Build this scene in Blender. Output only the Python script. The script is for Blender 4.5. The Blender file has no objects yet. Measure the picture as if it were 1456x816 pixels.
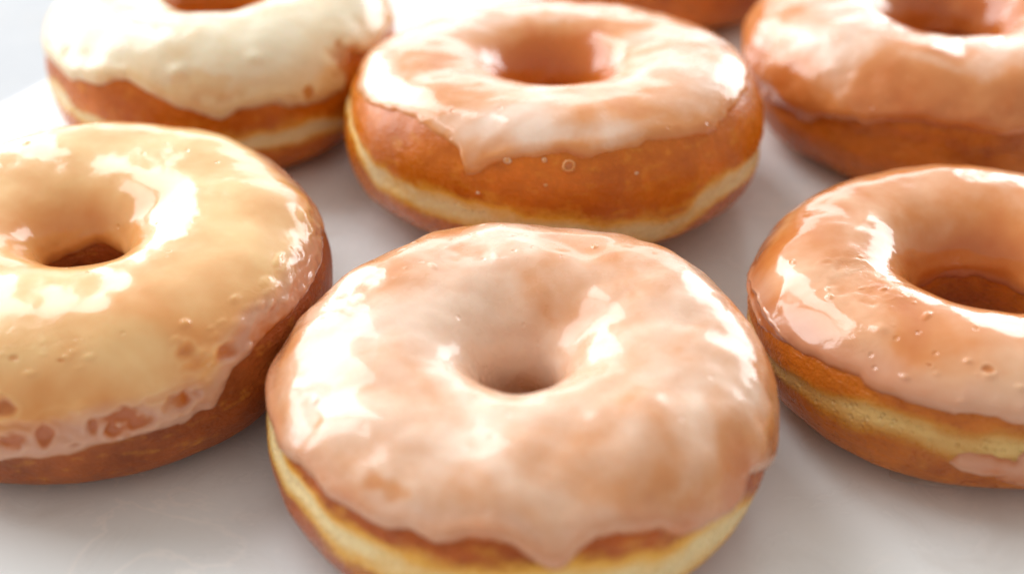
import bpy, math
import numpy as np

scene = bpy.context.scene
COL = scene.collection
PI = math.pi

# ------------------------------------------------------------------ noise
_rng = np.random.RandomState(7)
_perm = np.concatenate([_rng.permutation(256)] * 2)
_g = _rng.normal(size=(256, 3)); _g /= np.linalg.norm(_g, axis=1)[:, None]

def perlin(p):
    i = np.floor(p).astype(np.int64); f = p - i; i &= 255
    w = f * f * f * (f * (f * 6 - 15) + 10)
    out = 0.0
    for dx in (0, 1):
        for dy in (0, 1):
            for dz in (0, 1):
                h = _perm[_perm[_perm[(i[..., 0] + dx) & 255] + ((i[..., 1] + dy) & 255)] + ((i[..., 2] + dz) & 255)]
                g = _g[h]
                d = g[..., 0] * (f[..., 0] - dx) + g[..., 1] * (f[..., 1] - dy) + g[..., 2] * (f[..., 2] - dz)
                wt = (w[..., 0] if dx else 1 - w[..., 0]) * (w[..., 1] if dy else 1 - w[..., 1]) * (w[..., 2] if dz else 1 - w[..., 2])
                out = out + wt * d
    return out * 1.6

def fbm(p, scale, octaves=3, seed=0.0, gain=0.5):
    q = p * scale + np.array([seed * 17.3 + 3.1, seed * 7.7 + 1.7, seed * 3.3 + 9.2])
    s = 0.0; a = 1.0
    for _ in range(octaves):
        s = s + a * perlin(q); q = q * 2.03 + 5.1; a *= gain
    return s

def sstep(a, b, x):
    t = np.clip((x - a) / (b - a), 0, 1)
    return t * t * (3 - 2 * t)

def spow(x, e):
    return np.sign(x) * np.abs(x) ** e

def ring(ctrl, u, default=None):
    """periodic interpolation of (angle, value) points round the ring"""
    c = sorted((a % (2 * PI), b) for a, b in ctrl)
    x = np.array([a for a, _ in c]); y = np.array([b for _, b in c])
    x = np.concatenate([x - 2 * PI, x, x + 2 * PI]); y = np.tile(y, 3)
    return np.interp(u, x, y)

# ------------------------------------------------------------------ mesh
def grid_mesh(name, P, keep=None, attrs=None, closed_v=True):
    nu, nv = P.shape[:2]
    idx = np.arange(nu * nv).reshape(nu, nv)
    a = idx; b = np.roll(idx, -1, 0); c = np.roll(b, -1, 1); d = np.roll(idx, -1, 1)
    q = np.stack([a, b, c, d], -1)
    if not closed_v:
        q = q[:, :-1]
    q = q.reshape(-1, 4)
    verts = P.reshape(-1, 3)
    at = {k: x.reshape(-1) for k, x in (attrs or {}).items()}
    if keep is not None:
        k = keep.reshape(-1)
        q = q[k[q].any(1)]
        used = np.zeros(len(verts), bool); used[q.reshape(-1)] = True
        m = np.cumsum(used) - 1
        q = m[q]; verts = verts[used]; at = {n: x[used] for n, x in at.items()}
    return raw_mesh(name, verts, q, at)

def raw_mesh(name, verts, quads, at=None):
    me = bpy.data.meshes.new(name)
    me.vertices.add(len(verts)); me.vertices.foreach_set('co', np.ascontiguousarray(verts, np.float32).ravel())
    n = quads.shape[1]
    me.loops.add(quads.size); me.loops.foreach_set('vertex_index', quads.astype(np.int32).ravel())
    me.polygons.add(len(quads))
    me.polygons.foreach_set('loop_start', np.arange(len(quads), dtype=np.int32) * n)
    me.polygons.foreach_set('loop_total', np.full(len(quads), n, np.int32))
    me.polygons.foreach_set('use_smooth', np.ones(len(quads), bool))
    for k, x in (at or {}).items():
        l = me.attributes.new(k, 'FLOAT', 'POINT'); l.data.foreach_set('value', x.astype(np.float32))
    me.update(calc_edges=True); me.validate()
    return me

def link(name, me, mat, parent=None):
    o = bpy.data.objects.new(name, me); COL.objects.link(o)
    if mat: me.materials.append(mat)
    if parent: o.parent = parent
    return o

# ------------------------------------------------------------------ materials
class Nodes:
    def __init__(self, name):
        self.m = bpy.data.materials.new(name); self.m.use_nodes = True
        self.t = self.m.node_tree; self.t.nodes.clear()
        self.out = self.t.nodes.new('ShaderNodeOutputMaterial')
        self.b = self.t.nodes.new('ShaderNodeBsdfPrincipled')
        self.t.links.new(self.b.outputs[0], self.out.inputs[0])
        self.co = self.t.nodes.new('ShaderNodeTexCoord').outputs['Object']
    def set(self, sock, val):
        if hasattr(val, 'is_linked') or hasattr(val, 'links'):
            self.t.links.new(val, sock)
        else:
            sock.default_value = val
    def p(self, **kw):
        for k, v in kw.items():
            self.set(self.b.inputs[k.replace('_', ' ')], v)
    def noise(self, scale, detail=3, rough=0.5, off=0.0, stretch=None, dist=0.0):
        mp = self.t.nodes.new('ShaderNodeMapping'); self.t.links.new(self.co, mp.inputs[0])
        mp.inputs['Location'].default_value = (off, off * 1.7, off * .6)
        if stretch: mp.inputs['Scale'].default_value = stretch
        n = self.t.nodes.new('ShaderNodeTexNoise'); self.t.links.new(mp.outputs[0], n.inputs['Vector'])
        n.inputs['Scale'].default_value = scale; n.inputs['Detail'].default_value = detail
        n.inputs['Roughness'].default_value = rough; n.inputs['Distortion'].default_value = dist
        return n.outputs['Fac']
    def voro(self, scale, feature='F1', off=0.0):
        mp = self.t.nodes.new('ShaderNodeMapping'); self.t.links.new(self.co, mp.inputs[0])
        mp.inputs['Location'].default_value = (off, off, off)
        n = self.t.nodes.new('ShaderNodeTexVoronoi'); n.feature = feature
        self.t.links.new(mp.outputs[0], n.inputs['Vector']); n.inputs['Scale'].default_value = scale
        return n.outputs['Distance']
    def attr(self, name):
        n = self.t.nodes.new('ShaderNodeAttribute'); n.attribute_name = name
        return n.outputs['Fac']
    def ramp(self, fac, stops):
        n = self.t.nodes.new('ShaderNodeValToRGB'); self.set(n.inputs[0], fac)
        e = n.color_ramp.elements
        while len(e) < len(stops): e.new(0.5)
        for el, (pos, c) in zip(e, stops):
            el.position = pos; el.color = (c, c, c, 1) if isinstance(c, (int, float)) else (*c, 1)
        return n.outputs[0]
    def math(self, op, a, b=0.0, c=None, clamp=False):
        n = self.t.nodes.new('ShaderNodeMath'); n.operation = op; n.use_clamp = clamp
        self.set(n.inputs[0], a); self.set(n.inputs[1], b)
        if c is not None: self.set(n.inputs[2], c)
        return n.outputs[0]
    def mix(self, fac, a, b, mode='MIX'):
        n = self.t.nodes.new('ShaderNodeMix'); n.data_type = 'RGBA'; n.blend_type = mode
        self.set(n.inputs[0], fac)
        for i, x in ((6, a), (7, b)):
            self.set(n.inputs[i], (*x, 1) if isinstance(x, tuple) and len(x) == 3 else x)
        return n.outputs[2]
    def bump(self, h, strength, dist, normal=None):
        n = self.t.nodes.new('ShaderNodeBump'); n.inputs['Strength'].default_value = strength
        n.inputs['Distance'].default_value = dist; self.set(n.inputs['Height'], h)
        if normal is not None: self.set(n.inputs['Normal'], normal)
        return n.outputs[0]

def dough_material(name, brown, dark, pale, gold, off, gloss=0.28, rough_bump=.8, sss=.15):
    N = Nodes(name)
    n1 = N.noise(70, 4, .6, off); n2 = N.noise(420, 4, .65, off); n3 = N.noise(170, 3, .5, off, (1, 1, 3))
    fry = N.math('ADD', N.math('MULTIPLY', n1, .7), N.math('MULTIPLY', n2, .3))
    crust = N.ramp(fry, [(.34, dark), (.5, brown), (.68, tuple(min(1, c * 1.3) for c in brown))])
    # the unfried waist line: cream in the middle, gold towards the crust
    pl = N.math('ADD', N.attr('waist'), N.math('MULTIPLY', N.math('SUBTRACT', n3, .5), .55))
    pl = N.math('ADD', pl, N.math('MULTIPLY', N.math('SUBTRACT', n2, .5), .25))
    col = N.mix(N.ramp(pl, [(.04, 0), (.40, 1)]), crust, gold)
    col = N.mix(N.ramp(pl, [(.36, 0), (.95, 1)]), col, pale)
    specks = N.ramp(N.voro(520, off=off), [(.03, 1), (.10, 0)])
    col = N.mix(N.math('MULTIPLY', specks, .35), col, dark)
    N.p(Base_Color=col, Roughness=N.ramp(n2, [(.3, gloss - .06), (.7, gloss + .14)]), Specular_IOR_Level=.38,
        Subsurface_Weight=sss, Subsurface_Radius=(1, .45, .2), Subsurface_Scale=.004)
    h = N.math('ADD', N.math('MULTIPLY', n2, .6), N.math('MULTIPLY', N.noise(1400, 2, .5, off), .4))
    h = N.math('ADD', h, N.math('MULTIPLY', N.noise(330, 3, .6, off + 2, (1, 1, 2.5), .6), .8))
    crumb = N.math('MULTIPLY', N.math('ADD', N.ramp(N.voro(750, off=off + 1), [(.1, 0), (.4, 1)]), N.noise(260, 4, .7, off + 4, (1, 1, 3.5), .8)), N.math('MINIMUM', N.attr('waist'), 1.0))
    h = N.math('ADD', h, N.math('MULTIPLY', crumb, .9))
    N.p(Normal=N.bump(h, rough_bump, .0006))
    return N.m

def glaze_material(name, thin, mid, thick, off, fine=.25, rough=.1, sss=.3, mott=1.0, skirt_col=(.62, .34, .25)):
    N = Nodes(name)
    n1 = N.noise(46, 3, .45, off, None, .8); n2 = N.noise(240, 3, .55, off)
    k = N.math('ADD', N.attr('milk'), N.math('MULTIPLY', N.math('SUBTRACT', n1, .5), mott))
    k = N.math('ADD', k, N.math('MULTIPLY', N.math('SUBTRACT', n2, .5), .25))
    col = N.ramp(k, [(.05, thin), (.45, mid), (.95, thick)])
    col = N.mix(N.math('MULTIPLY', N.attr('skirt'), N.ramp(k, [(.1, 0), (.3, 1)])), col, skirt_col)
    N.p(Base_Color=col, Roughness=N.ramp(n2, [(.3, rough * .8), (.7, rough * 1.5)]), Specular_IOR_Level=.5, IOR=1.45,
        Subsurface_Weight=sss, Subsurface_Radius=(1, .6, .4), Subsurface_Scale=.004,
        Coat_Weight=.5, Coat_Roughness=.05, Coat_IOR=1.5)
    flake = N.ramp(N.attr('flake'), [(.0, 0), (1, 1)])
    h = N.math('MULTIPLY', N.noise(160, 2, .5, off), fine)
    h = N.math('ADD', h, N.math('MULTIPLY', N.math('MULTIPLY', N.noise(420, 4, .6, off, None, .8), flake), .3))
    pits = N.math('MAXIMUM', N.ramp(N.voro(210, off=off), [(.05, 0), (.13, 1)]), N.ramp(N.noise(75, 2, .5, off + 5), [(.52, 1), (.6, 0)]))
    h = N.math('ADD', h, N.math('MULTIPLY', pits, .22))
    bmp = N.bump(h, .6, .0012)
    N.p(Normal=bmp)
    N.t.links.new(bmp, N.b.inputs['Coat Normal'])
    return N.m

# ------------------------------------------------------------------ doughnut
NU, NV = 640, 420
ug = np.linspace(0, 2 * PI, NU, endpoint=False)
vg = np.linspace(-PI / 2, 1.5 * PI, NV, endpoint=False)
U, V = np.meshgrid(ug, vg, indexing='ij')

def profile(U, V, R, rh, H, full=.72):
    a = (R - rh) / 2; Rc = (R + rh) / 2
    c = np.cos(V); s = np.sin(V)
    eo = np.where(s > 0, np.where(c < 0, .78, .9), full)
    r = Rc + a * spow(c, eo)
    z = np.where(s > 0, .48 * H + .52 * H * spow(s, .9), .48 * H + .48 * H * spow(s, .8))
    return r, z

def normals(P):
    du = np.roll(P, -1, 0) - np.roll(P, 1, 0)
    dv = np.roll(P, -1, 1) - np.roll(P, 1, 1)
    n = np.cross(du, dv)
    n /= np.linalg.norm(n, axis=-1)[..., None] + 1e-12
    return n

def udist(a, b):
    return np.angle(np.exp(1j * (a - b)))

def doughnut(seed, q, label, edge, waist_hi, waist_lo, dmat, gmat, T=.0008, inner=3.2, lumps=.0007, wavy=.0004,
             thin=(), bumps=(), drops=(), flakes=(), smear=(), waist_amt=1.0, edge_noise=.05, milk=.75, full=.72,
             milk_sheen_spots=(), crease=.0006, side=.5, dent=.8, skirt=(0, .003, .009), clusters=(), deep=.3):
    x, y, R, rh, H, tx, ty = q
    root = bpy.data.objects.new('glazed_doughnut', None); COL.objects.link(root)
    root.location = (x, y, 0); root.empty_display_size = .02
    root['label'] = label; root['category'] = 'doughnut'; root['group'] = 'glazed doughnuts on the marble'
    r, z = profile(U, V, R, rh, H, full)
    X = r * np.cos(U); Y = r * np.sin(U)
    P = np.stack([X, Y, z + X * tx + Y * ty + math.hypot(tx, ty) * (R + rh) / 2], -1)
    a = (R - rh) / 2
    n = normals(P)
    whi = ring(waist_hi, U); wlo = ring(waist_lo, U)
    wn = fbm(P, 90, 2, seed + 4) * .08
    wm = (whi + wlo) / 2 + wn; ww = np.maximum((whi - wlo) / 2, .05)
    Vw = np.where(V > PI, V - 2 * PI, V)
    band = np.exp(-(np.abs(Vw - wm) / (ww * 1.1)) ** 2.2) * (V < 1.5)
    free = sstep(-1.5, -1.0, Vw) + (V > PI / 2)              # the foot stays flat on the marble
    free = np.clip(free, 0, 1)
    d = (fbm(P, 38, 3, seed) * lumps + fbm(P, 17, 1, seed + 20) * .0009) * free
    d = d - crease * np.exp(-((Vw - wm) / (ww * .8)) ** 2) * (V < 1.5)
    D = P + n * d[..., None]
    D[..., 2] = np.maximum(D[..., 2], .0002)
    o = link('dough', grid_mesh('dough', D, None, {'waist': band * waist_amt * (.95 + .45 * fbm(P, 45, 2, seed + 14))}), dmat, root)
    # ---- glaze: dough surface lifted by a thickness that runs out at the traced edge
    n = normals(D)
    ve = ring(edge, U) + fbm(P, 120, 3, seed + 1) * edge_noise
    ve = (np.roll(ve, 1, 0) + 2 * ve + np.roll(ve, -1, 0)) / 4
    vi = inner + fbm(P, 70, 3, seed + 2) * .1
    s_out = (V - ve) * a * .95
    s_in = (vi - V) * a * .95
    sd = np.minimum(s_out, s_in)
    for (su, sv, ru, rv) in smear:
        e = np.sqrt((udist(U, su) / ru) ** 2 + ((Vw - sv) / rv) ** 2) + fbm(P, 150, 3, seed + 9) * .35
        sd = np.maximum(sd, (1 - e) * .004)
    sd = sd + fbm(P, 260, 2, seed + 3) * .0002
    w = .0022
    e = np.clip(sd / w, 0, 1)
    t = T * np.sqrt(e * (2 - e)) * (1 + .25 * np.exp(-((sd - .0022) / .0014) ** 2))
    mk = milk + 0 * t
    mk = mk * (side + (1 - side) * sstep(.1, 1.15, V + fbm(P, 60, 2, seed + 11) * .25))
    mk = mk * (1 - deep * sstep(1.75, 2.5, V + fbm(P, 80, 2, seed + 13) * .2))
    mk = mk * (.35 + .65 * sstep(-.0001, .004, sd)) + .16 * np.exp(-((sd - .0012) / .0009) ** 2)
    t = t + sstep(.0005, .005, sd) * (fbm(P, 68, 2, seed + 5, .4) * wavy + fbm(P, 190, 2, seed + 6) * wavy * (.1 + .35 * (1 - sstep(.45, 1.05, V))))
    t = np.where(sd > 0, np.maximum(t, .00012 * np.clip(sd / .001, 0, 1)), np.maximum(sd * .6, -.0006))
    for (su, sv, ru, rv, k) in thin:
        g = np.sqrt((udist(U, su) * (R) / ru) ** 2 + ((V - sv) * a / rv) ** 2) + fbm(P, 300, 2, seed + 7) * .5
        f = 1 - sstep(.4, 1.05, g)
        t = t * (1 - dent * k * f) + .00025 * dent * np.exp(-((g - 1.15) / .2) ** 2) * k
        mk = mk * (1 - k * f) + .12 * k * np.exp(-((g - 1.2) / .2) ** 2)
    for (su, sv, ru, rv, k) in milk_sheen_spots:  # paler glaze patches; some put window sheen into the colour
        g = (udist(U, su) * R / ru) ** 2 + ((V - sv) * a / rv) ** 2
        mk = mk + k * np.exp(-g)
    for (su, sv, rr, hh) in bumps:
        g = ((udist(U, su) * (R + rh) / 2) ** 2 + ((V - sv) * a) ** 2) / rr ** 2
        t = t + hh * np.exp(-g) * (sd > 0)
    cr = np.random.RandomState(seed * 5 + 1)
    for (cnt, u0, u1, v0, v1, r0, r1) in clusters:
        for _ in range(cnt):
            su = cr.uniform(u0, u1); sv = cr.uniform(v0, v1); rr = r0 + (r1 - r0) * cr.rand() ** 2
            g = ((udist(U, su) * (R + rh) / 2 * cr.uniform(.8, 1.3)) ** 2 + ((V - sv) * a) ** 2) / rr ** 2
            t = t + rr * cr.uniform(.18, .42) * np.clip(1 - g, 0, 1) * (sd > .0005)
    fl = 0 * t
    for (su, sv, ru, rv) in flakes:
        g = (udist(U, su) * R / ru) ** 2 + ((V - sv) * a / rv) ** 2
        fl = np.maximum(fl, np.exp(-g))
    t = t + fl * (fbm(P, 300, 3, seed + 8) * .00006) * (sd > .001)
    G = D + n * t[..., None]
    sk = skirt[0] * (1 - sstep(skirt[1], skirt[2], s_out + fbm(P, 90, 2, seed + 12) * .002))
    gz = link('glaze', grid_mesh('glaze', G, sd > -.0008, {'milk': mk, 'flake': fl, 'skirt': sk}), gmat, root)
    # ---- loose drops set on the crust
    for (su, sv, rr, hh, ringed) in drops:
        iu = int(round(su / (2 * PI) * NU)) % NU; iv = int(round((sv + PI / 2) / (2 * PI) * NV)) % NV
        c = D[iu, iv]; nn = n[iu, iv]
        e1 = np.cross([0, 0, 1.0], nn); e1 /= np.linalg.norm(e1); e2 = np.cross(nn, e1)
        A = np.linspace(0, 2 * PI, 40, endpoint=False); Q = np.linspace(0, 1.15, 14)
        AA, QQ = np.meshgrid(A, Q, indexing='ij')
        hgt = hh * np.sqrt(np.clip(1 - QQ ** 2, 0, 1)) - .0004 * (QQ > 1)
        if ringed: hgt = hh * np.exp(-((QQ - .75) / .2) ** 2) + .35 * hh * (QQ < .75) - .0004 * (QQ > 1.05)
        wob = 1 + .12 * np.sin(2 * AA + su * 9)
        Pd = c + (QQ * rr * wob * np.cos(AA))[..., None] * e1 + (QQ * rr * .85 * np.sin(AA))[..., None] * e2 + hgt[..., None] * nn
        link('glaze_drop', grid_mesh('glaze_drop', Pd, None, {'milk': .3 + .3 * np.exp(-((QQ - .75) / .25) ** 2), 'flake': 0 * AA, 'skirt': 0 * AA}, closed_v=False), gmat, gz)
    return root

# fitted placement: x, y, outer radius, hole radius, height, tilt in x, tilt in y (metres)
Q = [
 (0.0013, 0.2002, 0.0445, 0.0074, 0.0302, 0.0449, 0.0300),
 (0.0097, 0.3020, 0.0486, 0.0102, 0.0342, 0.0069, -0.0850),
 (-0.0837, 0.2368, 0.0484, 0.0081, 0.0330, 0.0, 0.0),
 (0.0902, 0.2301, 0.0436, 0.0128, 0.0275, 0.0170, -0.0269),
 (-0.0742, 0.3418, 0.0439, 0.0092, 0.0356, 0.0153, 0.0240),
 (0.1092, 0.3360, 0.0495, 0.0124, 0.0333, 0.0073, -0.0133),
 (0.0455, 0.4199, 0.0429, 0.0106, 0.0361, 0.0043, -0.0290)]

BROWN = (.42, .125, .022); DARK = (.19, .042, .008); PALE = (.92, .70, .36); GOLD = (.84, .42, .05)
dm_gold = dough_material('dough_gold', (.60, .155, .007), (.48, .108, .005), PALE, GOLD, 1.0, .22, .45)
dm_front = dough_material('dough_amber', (.43, .088, .008), (.30, .052, .005), PALE, GOLD, 4.0, .22, .6)
dm_red = dough_material('dough_red', (.36, .085, .015), (.23, .046, .008), PALE, GOLD, 2.0, .4)
dm_mid = dough_material('dough_mid', (.54, .145, .012), (.36, .075, .006), (.78, .50, .18), (.60, .24, .03), 3.0)

# front middle
doughnut(1, Q[0], 'front doughnut in pinkish tan glaze that drips to a point over its pale waist line',
    [(3.0, .3), (3.238, .327), (3.43, .406), (3.534, .38), (3.691, .524), (3.822, .537), (3.918, .497), (4.032, .511), (4.119, .497), (4.198, .484),
     (4.302, .563), (4.416, .524), (4.52, .615), (4.608, .602), (4.686, .55), (4.747, .445), (4.8, .327), (4.835, .288), (4.869, .314), (4.913, .445),
     (4.983, .537), (5.061, .537), (5.157, .471), (5.227, .419), (5.262, .314), (5.315, .209), (5.402, .17), (5.489, .118), (5.585, .065), (5.629, .105),
     (5.646, .223), (5.69, .275), (5.777, .157), (5.96, -.118), (6.1, -.05), (.4, .1), (1.2, .0), (2.2, .1)],
    [(3.2, .36), (3.456, .367), (3.604, .353), (3.787, .353), (3.979, .327), (4.154, .314), (4.294, .301), (4.442, .275), (4.616, .275), (4.922, .209),
     (5.079, .17), (5.253, .105), (5.411, .105), (5.603, .013), (5.812, -.144), (5.934, -.17), (6.15, -.1), (1.5, .1)],
    [(3.2, .1), (3.5, .12), (3.709, .105), (3.831, .085), (3.988, .0), (4.119, -.039), (4.198, -.06), (4.5, -.15), (5, -.3), (5.3, -.42), (5.498, -.40), (5.611, -.36),
     (5.794, -.36), (5.829, -.34), (6.15, -.3), (1.5, -.2)],
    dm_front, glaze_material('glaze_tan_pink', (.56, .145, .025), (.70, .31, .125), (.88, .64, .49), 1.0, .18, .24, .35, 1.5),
    T=.0010, inner=3.5, deep=0, dent=.15, wavy=.0009, milk=.74, edge_noise=.03, skirt=(.4, .002, .008),
    bumps=[(5.5, .75, .004, .0007), (4.95, .62, .004, .0005), (3.75, 1.0, .004, .0006), (5.75, .9, .003, .0006), (3.9, .75, .003, .0004)],
    thin=[(1.9, 1.5, .008, .003, .4), (3.6, .95, .005, .0015, .5), (4.15, .85, .006, .002, .35), (2.6, 1.3, .007, .002, .4)],
    milk_sheen_spots=[(4.71, 1.9, .03, .008, .25), (5.3, 1.3, .006, .004, .2), (3.6, 1.0, .016, .009, .25), (.2, 1.0, .012, .006, .15)],  # left and near-hole spots paint window sheen into the glaze colour
    clusters=[(14, 1.0, 2.4, .9, 1.6, .0003, .0009), (12, 0, 6.28, .3, 1.4, .0003, .0008)])

# back middle
doughnut(2, Q[1], 'doughnut right behind the front one, bare orange brown side dotted with small glaze drops',
    [(3.0, .6), (3.307, .668), (3.587, .694), (3.787, .851), (3.988, .851), (4.136, .785), (4.241, .641), (4.294, .367), (4.355, .393), (4.433, .524),
     (4.485, .615), (4.573, .681), (4.686, .668), (4.887, .668), (5.009, .694), (5.157, .733), (5.349, .681), (5.533, .628), (5.681, .733),
     (5.794, .746), (6.178, .772), (.8, .7), (1.7, .6), (2.4, .65)],
    [(3.2, .4), (3.412, .353), (3.648, .17), (3.875, .039), (4.093, .052), (4.302, .026), (4.512, -.013), (4.782, -.065), (5.07, -.196),
     (5.192, -.25), (5.367, -.039), (5.576, .065), (6.039, .0), (1.5, .1)],
    [(3.2, .2), (3.534, .144), (3.761, -.105), (3.84, -.157), (4.04, -.2), (4.294, -.22), (4.512, -.26), (4.939, -.445), (5.14, -.65),
     (5.323, -.64), (5.376, -.353), (5.594, -.105), (6.004, -.196), (1.5, -.2)],
    dm_gold, glaze_material('glaze_thin_amber', (.60, .16, .018), (.72, .30, .10), (.88, .66, .53), 2.0, .3, .2, .25, 1.4),
    T=.0006, dent=.1, inner=3.0, deep=1.0, wavy=.00045, milk=.62, edge_noise=.06,
    drops=[(4.756, .55, .0016, .0006, True), (4.477, .602, .0009, .0005, False), (4.643, .628, .0006, .0004, False),
           (4.651, .327, .0004, .0003, False), (4.355, .17, .0004, .0003, False), (5.05, .4, .0004, .0002, False)],
    milk_sheen_spots=[(4.75, .95, .02, .003, .3), (5.75, 1.1, .016, .008, .25), (3.3, 1.0, .012, .005, .3)],
    thin=[(1.6, 1.2, .03, .012, .4)], flakes=[(6.0, 1.5, .02, .012)])

# left
doughnut(3, Q[2], 'honey yellow doughnut whose bubbled glaze edge hangs over a plain brown side',
    [(4.2, -.05), (4.616, -.079), (4.695, -.052), (4.922, -.026), (5.018, 0), (5.14, 0), (5.306, 0), (5.358, .039), (5.4, .013), (5.437, .1),
     (5.507, .3), (5.664, .4), (5.838, .42), (6.126, .44), (.183, .42), (.401, .4), (.654, .5), (1.5, .3), (2.6, .1), (3.5, 0)],
    [(0, .1)], [(0, -.1)],
    dm_red, glaze_material('glaze_honey', (.50, .12, .016), (.76, .33, .095), (.90, .58, .27), 3.0, .18, .16, .35),
    T=.0008, inner=2.95, wavy=.00035, milk=.85, skirt=(.75, .004, .009), waist_amt=0, edge_noise=.03, crease=0,
    thin=[(5.288, .223, .0032, .0022, 1), (5.123, .144, .0034, .0022, 1), (5.06, .27, .006, .0016, .8), (5.027, .131, .0013, .0022, 1),
          (4.808, .183, .0016, .0024, 1), (4.677, .131, .003, .0022, 1), (4.66, .445, .003, .002, .8), (4.904, .065, .0016, .0008, .7),
          (4.965, .223, .0014, .0016, .9), (5.489, .497, .003, .0022, .6), (5.341, .681, .0025, .002, .5), (4.695, .916, .0009, .0006, .35),
          (4.887, .877, .0008, .0005, .35), (4.45, .2, .003, .002, 1), (5.25, .35, .008, .001, .3),
          (5.75, .5, .02, .0025, .45), (6.15, .55, .02, .003, .4), (.4, .55, .02, .003, .3), (4.9, .22, .03, .003, .35)],
    bumps=[(5.41, .62, .0009, .0005), (5.36, .72, .0008, .0005), (5.44, .55, .0010, .0004), (5.6, .7, .0012, .0005), (5.85, .75, .0014, .0006),
           (6.0, .8, .0012, .0005), (5.95, .65, .001, .0005), (.15, .8, .0014, .0006), (.1, .65, .0012, .0006), (4.95, .42, .0012, .0004),
           (5.38, .03, .0012, .0006)],
    clusters=[(26, 5.3, 6.15, .42, .95, .0005, .0016), (10, 4.3, 5.2, .75, 1.1, .0004, .0009), (10, 4.5, 5.4, .1, .45, .0005, .0012), (10, 2.0, 3.0, 1.0, 1.8, .0004, .0012)],
    flakes=[(4.75, 1.05, .012, .004), (4.95, 1.0, .008, .003), (5.9, .75, .02, .004), (4.3, 1.1, .012, .006), (2.4, 1.2, .02, .006)])

# right
doughnut(4, Q[3], 'doughnut with the widest open hole, its wet translucent glaze above a dull gold waist line',
    [(2.6, .2), (3.037, .183), (3.22, .223), (3.368, .249), (3.447, .314), (3.552, .419), (3.639, .393), (3.709, .445), (3.831, .511), (3.927, .55),
     (3.997, .484), (4.093, .511), (4.189, .497), (4.294, .471), (4.355, .458), (4.363, .52), (4.442, .55), (4.512, .55), (4.564, .471),
     (4.608, .458), (5.0, .45), (5.6, .4), (.3, .3), (1.5, .3)],
    [(2.6, .1), (3.115, .05), (3.325, .0), (3.491, .013), (3.683, .105), (3.866, .183), (4.032, .262), (4.224, .262), (4.398, .262), (4.616, .262), (5.5, .1), (1.5, .1)],
    [(2.6, -.1), (3.2, -.1), (3.499, -.1), (3.761, -.07), (3.944, -.03), (4.093, 0), (4.241, -.03), (4.372, -.06), (4.634, -.085), (5.5, -.1), (1.5, -.1)],
    dm_mid, glaze_material('glaze_wet_clear', (.52, .12, .014), (.66, .25, .075), (.84, .52, .33), 4.0, .2, .12, .3, 1.5),
    T=.0007, inner=3.1, wavy=.00035, milk=.62, edge_noise=.05, skirt=(.5, .002, .009),
    smear=[(4.50, -.12, .16, .17), (4.75, -.2, .2, .3)],
    thin=[(4.459, 1.073, .0016, .0009, .5), (4.198, .982, .0006, .0005, .5),
          (3.5, 1.6, .01, .005, .3), (3.3, .34, .012, .0012, .8)],
    bumps=[(4.12, .75, .0005, .0004), (4.46, 1.0, .0007, .0004), (4.36, 1.15, .0005, .0004), (4.6, .9, .0006, .0004), (3.9, 1.2, .001, .0004)],
    clusters=[(10, 3.1, 4.2, .7, 1.9, .0004, .0010), (9, 4.2, 5.2, .55, 1.1, .0003, .0008)],
    flakes=[(3.8, .95, .005, .004), (3.65, 1.6, .010, .004), (3.3, 1.6, .008, .004)])

# far left
doughnut(5, Q[4], 'far left doughnut under thick cream white icing that dips to a point in front',
    [(2.8, .3), (3.4, .4), (3.709, .419), (3.901, .38), (4.058, .471), (4.363, .602), (4.494, .511), (4.651, .367), (4.773, .236), (4.878, .144), (4.974, .223),
     (5.088, .262), (5.245, .209), (5.454, .118), (5.576, .1), (5.64, .4), (5.7, .5), (5.829, .38), (6.135, .34), (.14, .2), (1.5, .2)],
    [(2.8, .2), (3.831, .157), (3.918, 0), (4.416, .065), (4.686, .026), (4.939, -.052), (5.227, -.039), (5.611, -.15), (6.2, -.1), (1.5, 0)],
    [(2.8, 0), (3.857, -.05), (4.4, -.12), (5.027, -.223), (5.227, -.236), (5.629, -.38), (6.2, -.3), (1.5, -.2)],
    dm_gold, glaze_material('glaze_cream', (.58, .22, .05), (.82, .58, .30), (.90, .80, .60), 5.0, .3, .25, .4),
    T=.0012, dent=.2, inner=2.35, wavy=.0006, milk=.9, edge_noise=.06, thin=[(4.8, .6, .012, .004, .35), (5.35, .3, .0016, .0016, .8), (5.65, .55, .006, .004, .6)],
    bumps=[(4.65, .8, .0015, .0008), (5.1, .9, .0015, .0008)], milk_sheen_spots=[(3.9, 1.0, .02, .01, .3)])

# far right
doughnut(6, Q[5], 'far right doughnut with thin glaze ending in a crease above its dark brown lower half',
    [(2.6, .2), (3.107, .092), (3.438, -.039), (3.779, -.013), (4.04, .2), (4.372, .4), (4.59, .353), (4.835, .288), (5.5, .3), (.5, .3), (1.6, .3)],
    [(0, .2)], [(0, -.1)],
    dm_mid, glaze_material('glaze_thin_brown', (.54, .14, .02), (.68, .27, .09), (.87, .66, .53), 6.0, .3, .2, .25, 1.5),
    T=.0012, dent=.1, inner=3.0, deep=1.0, wavy=.0006, milk=.5, waist_amt=0, edge_noise=.06, crease=.0012,
    milk_sheen_spots=[(4.5, 1.75, .03, .003, .5), (3.6, 1.0, .010, .005, .5), (3.5, 1.5, .02, .004, .4)],
    flakes=[(3.7, 1.0, .012, .008)])

# farthest
doughnut(7, Q[6], 'doughnut at the top edge behind the others showing only its plain orange brown lower side',
    [(0, .7), (2, .6), (4, .75)], [(0, .3)], [(0, .1)],
    dm_mid, glaze_material('glaze_far', (.46, .15, .045), (.66, .32, .14), (.85, .65, .5), 7.0), milk=.6, waist_amt=.2)

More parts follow.
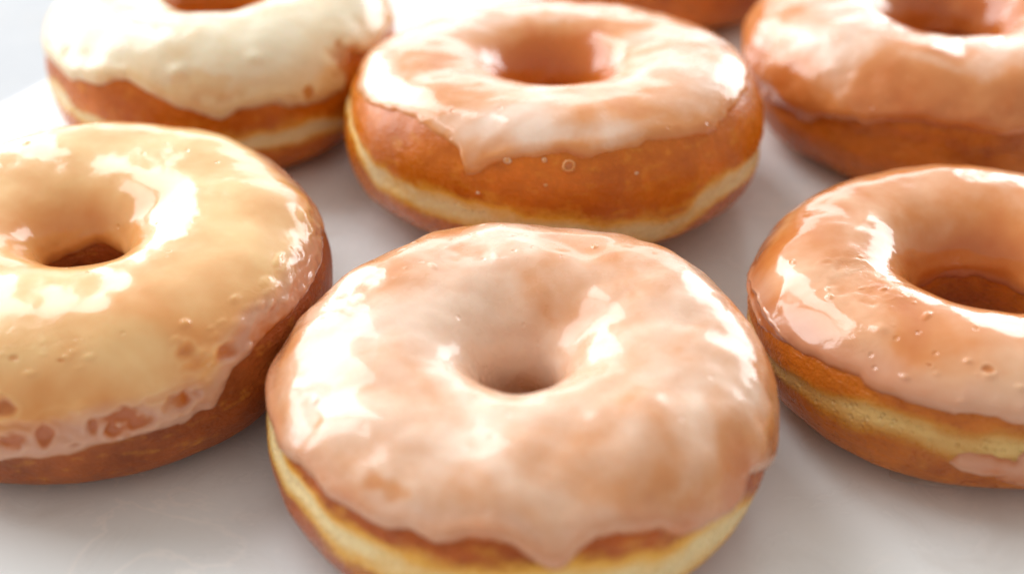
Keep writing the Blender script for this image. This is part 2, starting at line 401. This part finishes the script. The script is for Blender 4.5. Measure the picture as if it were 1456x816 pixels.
# ------------------------------------------------------------------ surface
def marble_material(name, base, tint, rough):
    N = Nodes(name)
    n1 = N.noise(9, 5, .6, 3, None, .8); n2 = N.noise(40, 4, .6, 1, None, 1.2); n3 = N.noise(900, 2, .5)
    col = N.ramp(n1, [(.3, tint), (.62, base)])
    ridge = N.math('ABSOLUTE', N.math('SUBTRACT', N.noise(26, 5, .6, 7.4, None, 1.1), .5))
    vein = N.math('MULTIPLY', N.ramp(ridge, [(.0, 1), (.022, 0)]), N.ramp(N.noise(17, 2, .5, 5), [(.45, 0), (.62, 1)]))
    col = N.mix(N.math('MULTIPLY', vein, .6), col, (.97, .96, .95))
    col = N.mix(N.math('MULTIPLY', N.ramp(n2, [(.5, 0), (.72, 1)]), .4), col, (.66, .64, .62))
    scr = N.ramp(N.noise(60, 2, .5, 11, (1, 26, 1), .3), [(.60, 0), (.63, 1), (.66, 0)])
    col = N.mix(N.math('MULTIPLY', scr, N.ramp(N.noise(22, 2, .5, 2), [(.5, 0), (.65, .35)])), col, (.97, .96, .95))
    N.p(Base_Color=col, Roughness=N.ramp(n2, [(.3, rough), (.7, rough + .12)]), Specular_IOR_Level=.38,
        Subsurface_Weight=.0, Subsurface_Radius=(1, .9, .8), Subsurface_Scale=.004)
    N.p(Normal=N.bump(n3, .05, .0005))
    return N.m

mar = marble_material('marble', (.90, .93, .945), (.82, .85, .865), .2)
cnt = marble_material('counter', (.56, .585, .62), (.51, .535, .57), .7)

def slab(name, pts, z0, z1, bev, mat):
    pts = np.array(pts); c = pts.mean(0)
    rings = []
    for k, zz in ((0, z0), (0, z1 - bev), (.3, z1 - bev * .3), (1, z1)):
        dv = pts - c; L = np.linalg.norm(dv, axis=1)[:, None]
        rings.append(np.column_stack([c + dv / L * (L - bev * k * 1.4), np.full(len(pts), zz)]))
    V3 = np.concatenate(rings); n = len(pts); f = []
    for r in range(3):
        for i in range(n):
            j = (i + 1) % n
            f.append((r * n + i, r * n + j, (r + 1) * n + j, (r + 1) * n + i))
    f.append(tuple(3 * n + i for i in range(n)))
    me = bpy.data.meshes.new(name); me.from_pydata(V3.tolist(), [], f); me.update()
    o = link(name, me, mat); o['kind'] = 'structure'
    return o

# the slab's left-back edge runs diagonally behind the far left doughnut
e0 = np.array([-.1369, .3474]); dr = np.array([.0098, .0168]); dr = dr / np.linalg.norm(dr)
A = e0 - dr * .62; B = e0 + dr * .45
slab('marble_top', [A, A + np.array([.86, -.12]), np.array([.75, .75]), B], -.02, 0, .0025, mar)
slab('counter_top', [(-1.6, -.6), (1.6, -.6), (1.6, 1.6), (-1.6, 1.6)], -.06, -.0203, .004, cnt)

# clear sugar puddle at the foot of the right doughnut
N = Nodes('sugar_film')
N.p(Base_Color=(.80, .66, .56, 1), Roughness=.05, Alpha=.3, IOR=1.4, Coat_Weight=.6, Coat_Roughness=.03)
AA, QQ = np.meshgrid(np.linspace(0, 2 * PI, 90, endpoint=False), np.linspace(0, 1, 14), indexing='ij')
rx = .020 * (1 + .12 * np.sin(3 * AA + 1) + .06 * np.sin(7 * AA)); ry = .0085 * (1 + .15 * np.sin(2 * AA) + .08 * np.sin(5 * AA + 2))
Pp = np.stack([QQ * rx * np.cos(AA), QQ * ry * np.sin(AA), .0007 * np.sqrt(np.clip(1 - QQ ** 4, 0, 1)) + .00015], -1)
o = link('glaze_puddle', grid_mesh('glaze_puddle', Pp, closed_v=False), N.m)
o.location = (.086, .2050, 0); o['label'] = 'thin clear puddle of glaze at the foot of the right doughnut'; o['category'] = 'puddle'

# ------------------------------------------------------------------ light: daylight through windows of the room
def window(az, dist, z, w, h, L, col):
    d = bpy.data.lights.new('window_light', 'AREA'); d.shape = 'RECTANGLE'; d.size = w; d.size_y = h
    d.energy = L * PI * w * h; d.color = col
    o = bpy.data.objects.new('window_light', d); COL.objects.link(o)
    a = math.radians(az)
    o.location = (dist * math.sin(a), .27 + dist * math.cos(a), z)
    o.rotation_euler = (PI / 2, 0, PI - a)
    return o
window(-66, 2.0, 1.55, 1.05, 2.9, 4.0, (.95, .98, 1.0))
window(-35, 2.0, 1.55, .86, 2.9, 4.8, (.95, .98, 1.0))
window(2, 2.3, .50, 1.5, .70, 1.3, (.97, .985, 1.0))
window(38, 2.2, .60, 1.25, 1.1, 4.3, (.97, .985, 1.0))

# the room itself: bright walls on the window side, dim behind the camera
w = bpy.data.worlds.new('World'); scene.world = w; w.use_nodes = True
wt = w.node_tree; bg = wt.nodes['Background']
tc = wt.nodes.new('ShaderNodeTexCoord'); dp = wt.nodes.new('ShaderNodeVectorMath'); dp.operation = 'DOT_PRODUCT'
wt.links.new(tc.outputs['Generated'], dp.inputs[0]); dp.inputs[1].default_value = (-.25, .90, .36)
rp = wt.nodes.new('ShaderNodeValToRGB'); wt.links.new(dp.outputs['Value'], rp.inputs[0])
rp.color_ramp.elements[0].position = 0; rp.color_ramp.elements[0].color = (.51, .47, .42, 1)
rp.color_ramp.elements[1].position = 1; rp.color_ramp.elements[1].color = (1.06, 1.07, 1.08, 1)
e = rp.color_ramp.elements.new(.45); e.color = (.53, .49, .44, 1)
wt.links.new(rp.outputs[0], bg.inputs[0]); bg.inputs[1].default_value = 1.0

# ------------------------------------------------------------------ camera
cam = bpy.data.cameras.new('camera'); co = bpy.data.objects.new('camera', cam); COL.objects.link(co)
co.location = (0, 0, .18032); co.rotation_euler = (math.radians(90 - 34.690), 0, 0)
cam.sensor_width = 36; cam.lens = 51.04; cam.clip_start = .01; cam.clip_end = 50
cam.dof.use_dof = True; cam.dof.focus_distance = .274; cam.dof.aperture_fstop = 7.4
scene.camera = co
scene.view_settings.view_transform = 'Standard'; scene.view_settings.look = 'None'
scene.view_settings.exposure = .23; scene.view_settings.gamma = 1
scene.cycles.max_bounces = 8
scene.cycles.use_denoising = True
